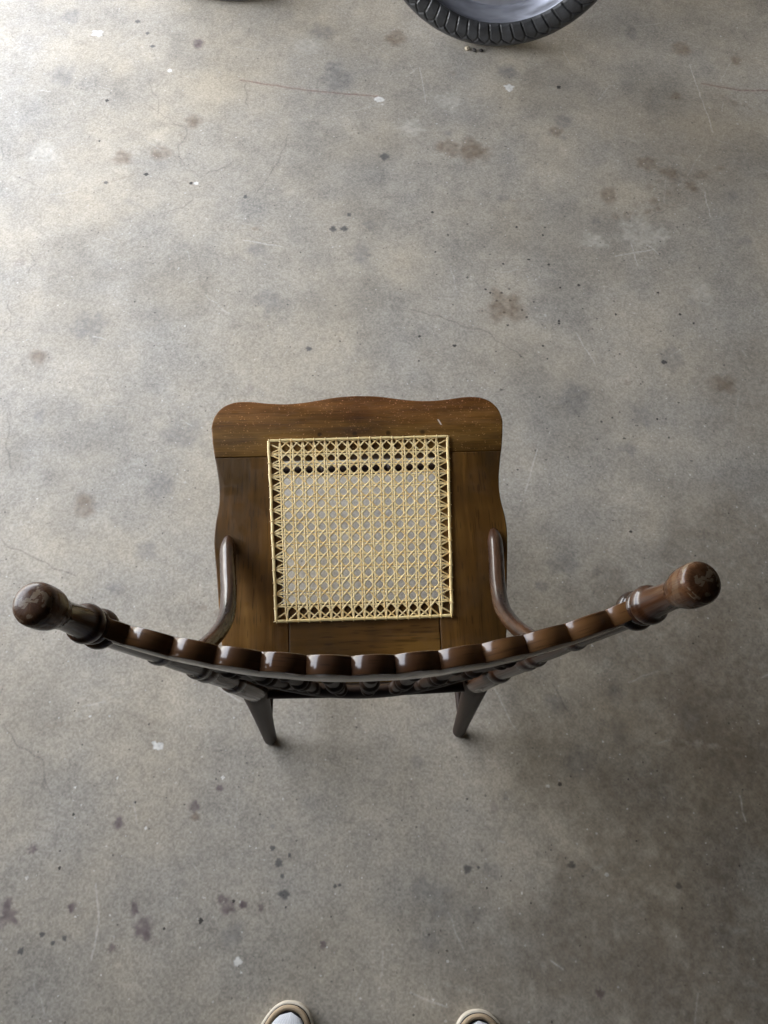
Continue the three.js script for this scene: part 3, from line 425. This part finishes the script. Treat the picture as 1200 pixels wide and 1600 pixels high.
// ---------------------------------------------------------------- the person behind the chair: toes in view
{
  const sockMap = tex(256, 256, (i, j, o) => { const u = i / 256, v = j / 256, r = 0.92 + 0.08 * Math.sin(u * 256 * 0.9), n = fbm(u, v, 20, 801, 3); const k = 0.52 * r * (0.86 + 0.28 * n); o[0] = k * 0.97; o[1] = k * 0.985; o[2] = k * 1.02; });
  const sockB = tex(256, 256, (i, j, o) => { o[0] = o[1] = o[2] = 0.5 + 0.3 * Math.sin(i * 0.9) + 0.35 * (hash(i, j, 6) - 0.5); }, false);
  M.sock = new THREE.MeshPhysicalMaterial({ map: sockMap, bumpMap: sockB, bumpScale: 0.0006, roughness: 0.95, sheen: 0.4, sheenRoughness: 0.6 });
  const cream = tex(128, 128, (i, j, o) => { const n = fbm(i / 128, j / 128, 9, 811, 4), k = 0.9 + 0.25 * (n - 0.5); o[0] = 0.6 * k; o[1] = 0.53 * k; o[2] = 0.42 * k; });
  M.cream = new THREE.MeshStandardMaterial({ map: cream, roughness: 0.7 });
  const tanT = tex(128, 128, (i, j, o) => { const n = fbm(i / 128, j / 128, 14, 821, 4), k = 0.75 + 0.5 * n; o[0] = 0.36 * k; o[1] = 0.27 * k; o[2] = 0.17 * k; });
  M.tan = new THREE.MeshStandardMaterial({ map: tanT, roughness: 0.8 });
  M.black = new THREE.MeshStandardMaterial({ color: new THREE.Color().setRGB(0.022, 0.02, 0.019), roughness: 0.75 });
  M.denim = new THREE.MeshStandardMaterial({ color: new THREE.Color().setRGB(0.05, 0.06, 0.09), roughness: 0.95 });
  const person = thing('person', 'person standing behind the chair in grey socks and cream-soled sandals, only the toes in view', 'person', [0, 0, 0]);
  // outline of a sole in foot coordinates: x to the inner side, y back from the toe
  const out = [[0.004, 0], [0.018, 0.003], [0.03, 0.011], [0.039, 0.026], [0.044, 0.05], [0.046, 0.09], [0.041, 0.15], [0.036, 0.2], [0.034, 0.24], [0.026, 0.262], [0, 0.27], [-0.026, 0.262], [-0.034, 0.24], [-0.038, 0.2], [-0.045, 0.15], [-0.053, 0.1], [-0.054, 0.07], [-0.048, 0.045], [-0.036, 0.023], [-0.022, 0.008], [-0.008, 0.001]];
  const inset = (d) => { const c = [0, 0.13]; return out.map(([x, y]) => { const L = Math.hypot(x - c[0], y - c[1]); const sx = 1 - d / 0.05, sy = 1 - d / 0.135; return [x * sx, c[1] + (y - c[1]) * sy]; }); };
  const shapeOf = pts => { const c = new THREE.CatmullRomCurve3(pts.map(([x, y]) => V(x, -y, 0)), true, 'centripetal'); return new THREE.Shape(c.getPoints(90).map(p => new THREE.Vector2(p.x, p.y))); };
  const ext = (pts, y0, y1, b) => { let g = new THREE.ExtrudeGeometry(shapeOf(pts), { depth: y1 - y0 - 2 * b, bevelEnabled: true, bevelThickness: b, bevelSize: b, bevelOffset: -b, bevelSegments: 3 }); g.translate(0, 0, y0 + b); g.rotateX(-Math.PI / 2); return worldUV(crease(g, 0.8), 8); };
  const tubeLoop = (pts, y, r) => { const c = new THREE.CatmullRomCurve3(pts.map(([x, q]) => V(x, y, q)), true, 'centripetal'); return new THREE.TubeGeometry(c, 120, r, 12, true); };
  function foot(s, x, z, yaw) { // s = 1: inner side towards +x (left foot)
    const T = g => { if (s < 0) { g.scale(-1, 1, 1); if (g.index) { const a = g.index.array; for (let i = 0; i < a.length; i += 3) { const t = a[i]; a[i] = a[i + 1]; a[i + 1] = t; } } else { for (const k of Object.keys(g.attributes)) { const at = g.attributes[k], n = at.itemSize, a = at.array; for (let i = 0; i < at.count; i += 3) for (let c = 0; c < n; c++) { const t = a[i * n + c]; a[i * n + c] = a[(i + 1) * n + c]; a[(i + 1) * n + c] = t; } } } } g.rotateY(yaw); g.translate(x, 0, z); return g; };
    const sandal = grp('sandal', person);
    part('sole', T(ext(out, 0.001, 0.017, 0.003)), M.cream, sandal);
    part('sole_seam', T(ext(inset(0.0035), 0.0165, 0.02, 0.001)), M.black, sandal);
    part('welt', T(tubeLoop(inset(0.0085), 0.0215, 0.0042)), M.tan, sandal);
    part('footbed', T(ext(inset(0.011), 0.0185, 0.0215, 0.001)), M.black, sandal);
    part('strap', T(sweep([[-0.05, 0.02, 0.115], [-0.044, 0.062, 0.112], [0, 0.088, 0.11], [0.038, 0.07, 0.112], [0.044, 0.02, 0.115]], () => [0.028, 0.0025], 30, 12, V(0, 0, 1).normalize())), M.black, sandal);
    const sp = [[0.006, 0.034, 0.0125], [0.0055, 0.036, 0.0165], [0.001, 0.043, 0.046], [-0.003, 0.05, 0.1], [-0.001, 0.062, 0.15], [0, 0.09, 0.195], [0, 0.16, 0.213], [0, 0.26, 0.215], [0, 0.34, 0.217]];
    part('sock', T(sweep(sp, t => { const a = t < 0.07 ? Math.sqrt(Math.max(0, 1 - (1 - t / 0.07) ** 2)) : 1; const w = t < 0.25 ? 0.0265 + 0.017 * sst(0, 0.2, t) : t < 0.5 ? 0.043 - 0.007 * sst(0.25, 0.5, t) : 0.036 + 0.012 * sst(0.5, 1, t); const h = t < 0.25 ? 0.012 + 0.012 * sst(0, 0.2, t) : 0.024 + 0.016 * sst(0.25, 0.55, t); return [w * Math.max(0.03, a), h * Math.max(0.03, a)]; }, 70, 28, V(0, 0.7, -0.7).normalize())), M.sock, person);
    part('trouser_leg', T(sweep([[0, 0.16, 0.215], [0, 0.3, 0.217], [-s * 0, 0.5, 0.225], [0, 0.86, 0.25]], t => [0.075 + 0.02 * t, 0.08 + 0.02 * t], 30, 24, V(0, 0, 1))), M.denim, person);
  }
  foot(1, -0.1, 0.2, 0.05);
  foot(-1, 0.2045, 0.195, -0.02);
}
// grit lying by the wheel
{
  const mt = new THREE.MeshStandardMaterial({ color: new THREE.Color().setRGB(0.42, 0.36, 0.26), roughness: 0.9 }), md = new THREE.MeshStandardMaterial({ color: new THREE.Color().setRGB(0.04, 0.035, 0.03), roughness: 0.9 });
  const labels = ['pale pebble, leftmost of the crumbs on the concrete under the tyre', 'dark crumb on the concrete under the tyre, between pale pebble and rightmost crumb', 'dark crumb, rightmost of the crumbs on the concrete under the tyre'];
  [[0.143, -2.04, 0.0062, mt], [0.162, -2.035, 0.005, md], [0.18, -2.037, 0.0045, md]].forEach(([x, z, r, m], i) => {
    const g = new THREE.IcosahedronGeometry(r, 2), p = g.attributes.position; for (let k = 0; k < p.count; k++) { const f = 1 + 0.35 * (noise(p.getX(k) * 60 + 0.5, p.getY(k) * 60 + p.getZ(k) * 60 + 0.5, 8, 8, 900 + i) - 0.5); p.setXYZ(k, p.getX(k) * f * 1.2, p.getY(k) * f * 0.8, p.getZ(k) * f); } g.computeVertexNormals(); g.translate(0, r * 0.75, 0);
    const o = part(i ? 'crumb' : 'pebble', g, m, scene); o.position.set(x, 0, z); o.userData = { label: labels[i], category: i ? 'crumb' : 'pebble' };
  });
}
renderer.render(scene, camera);
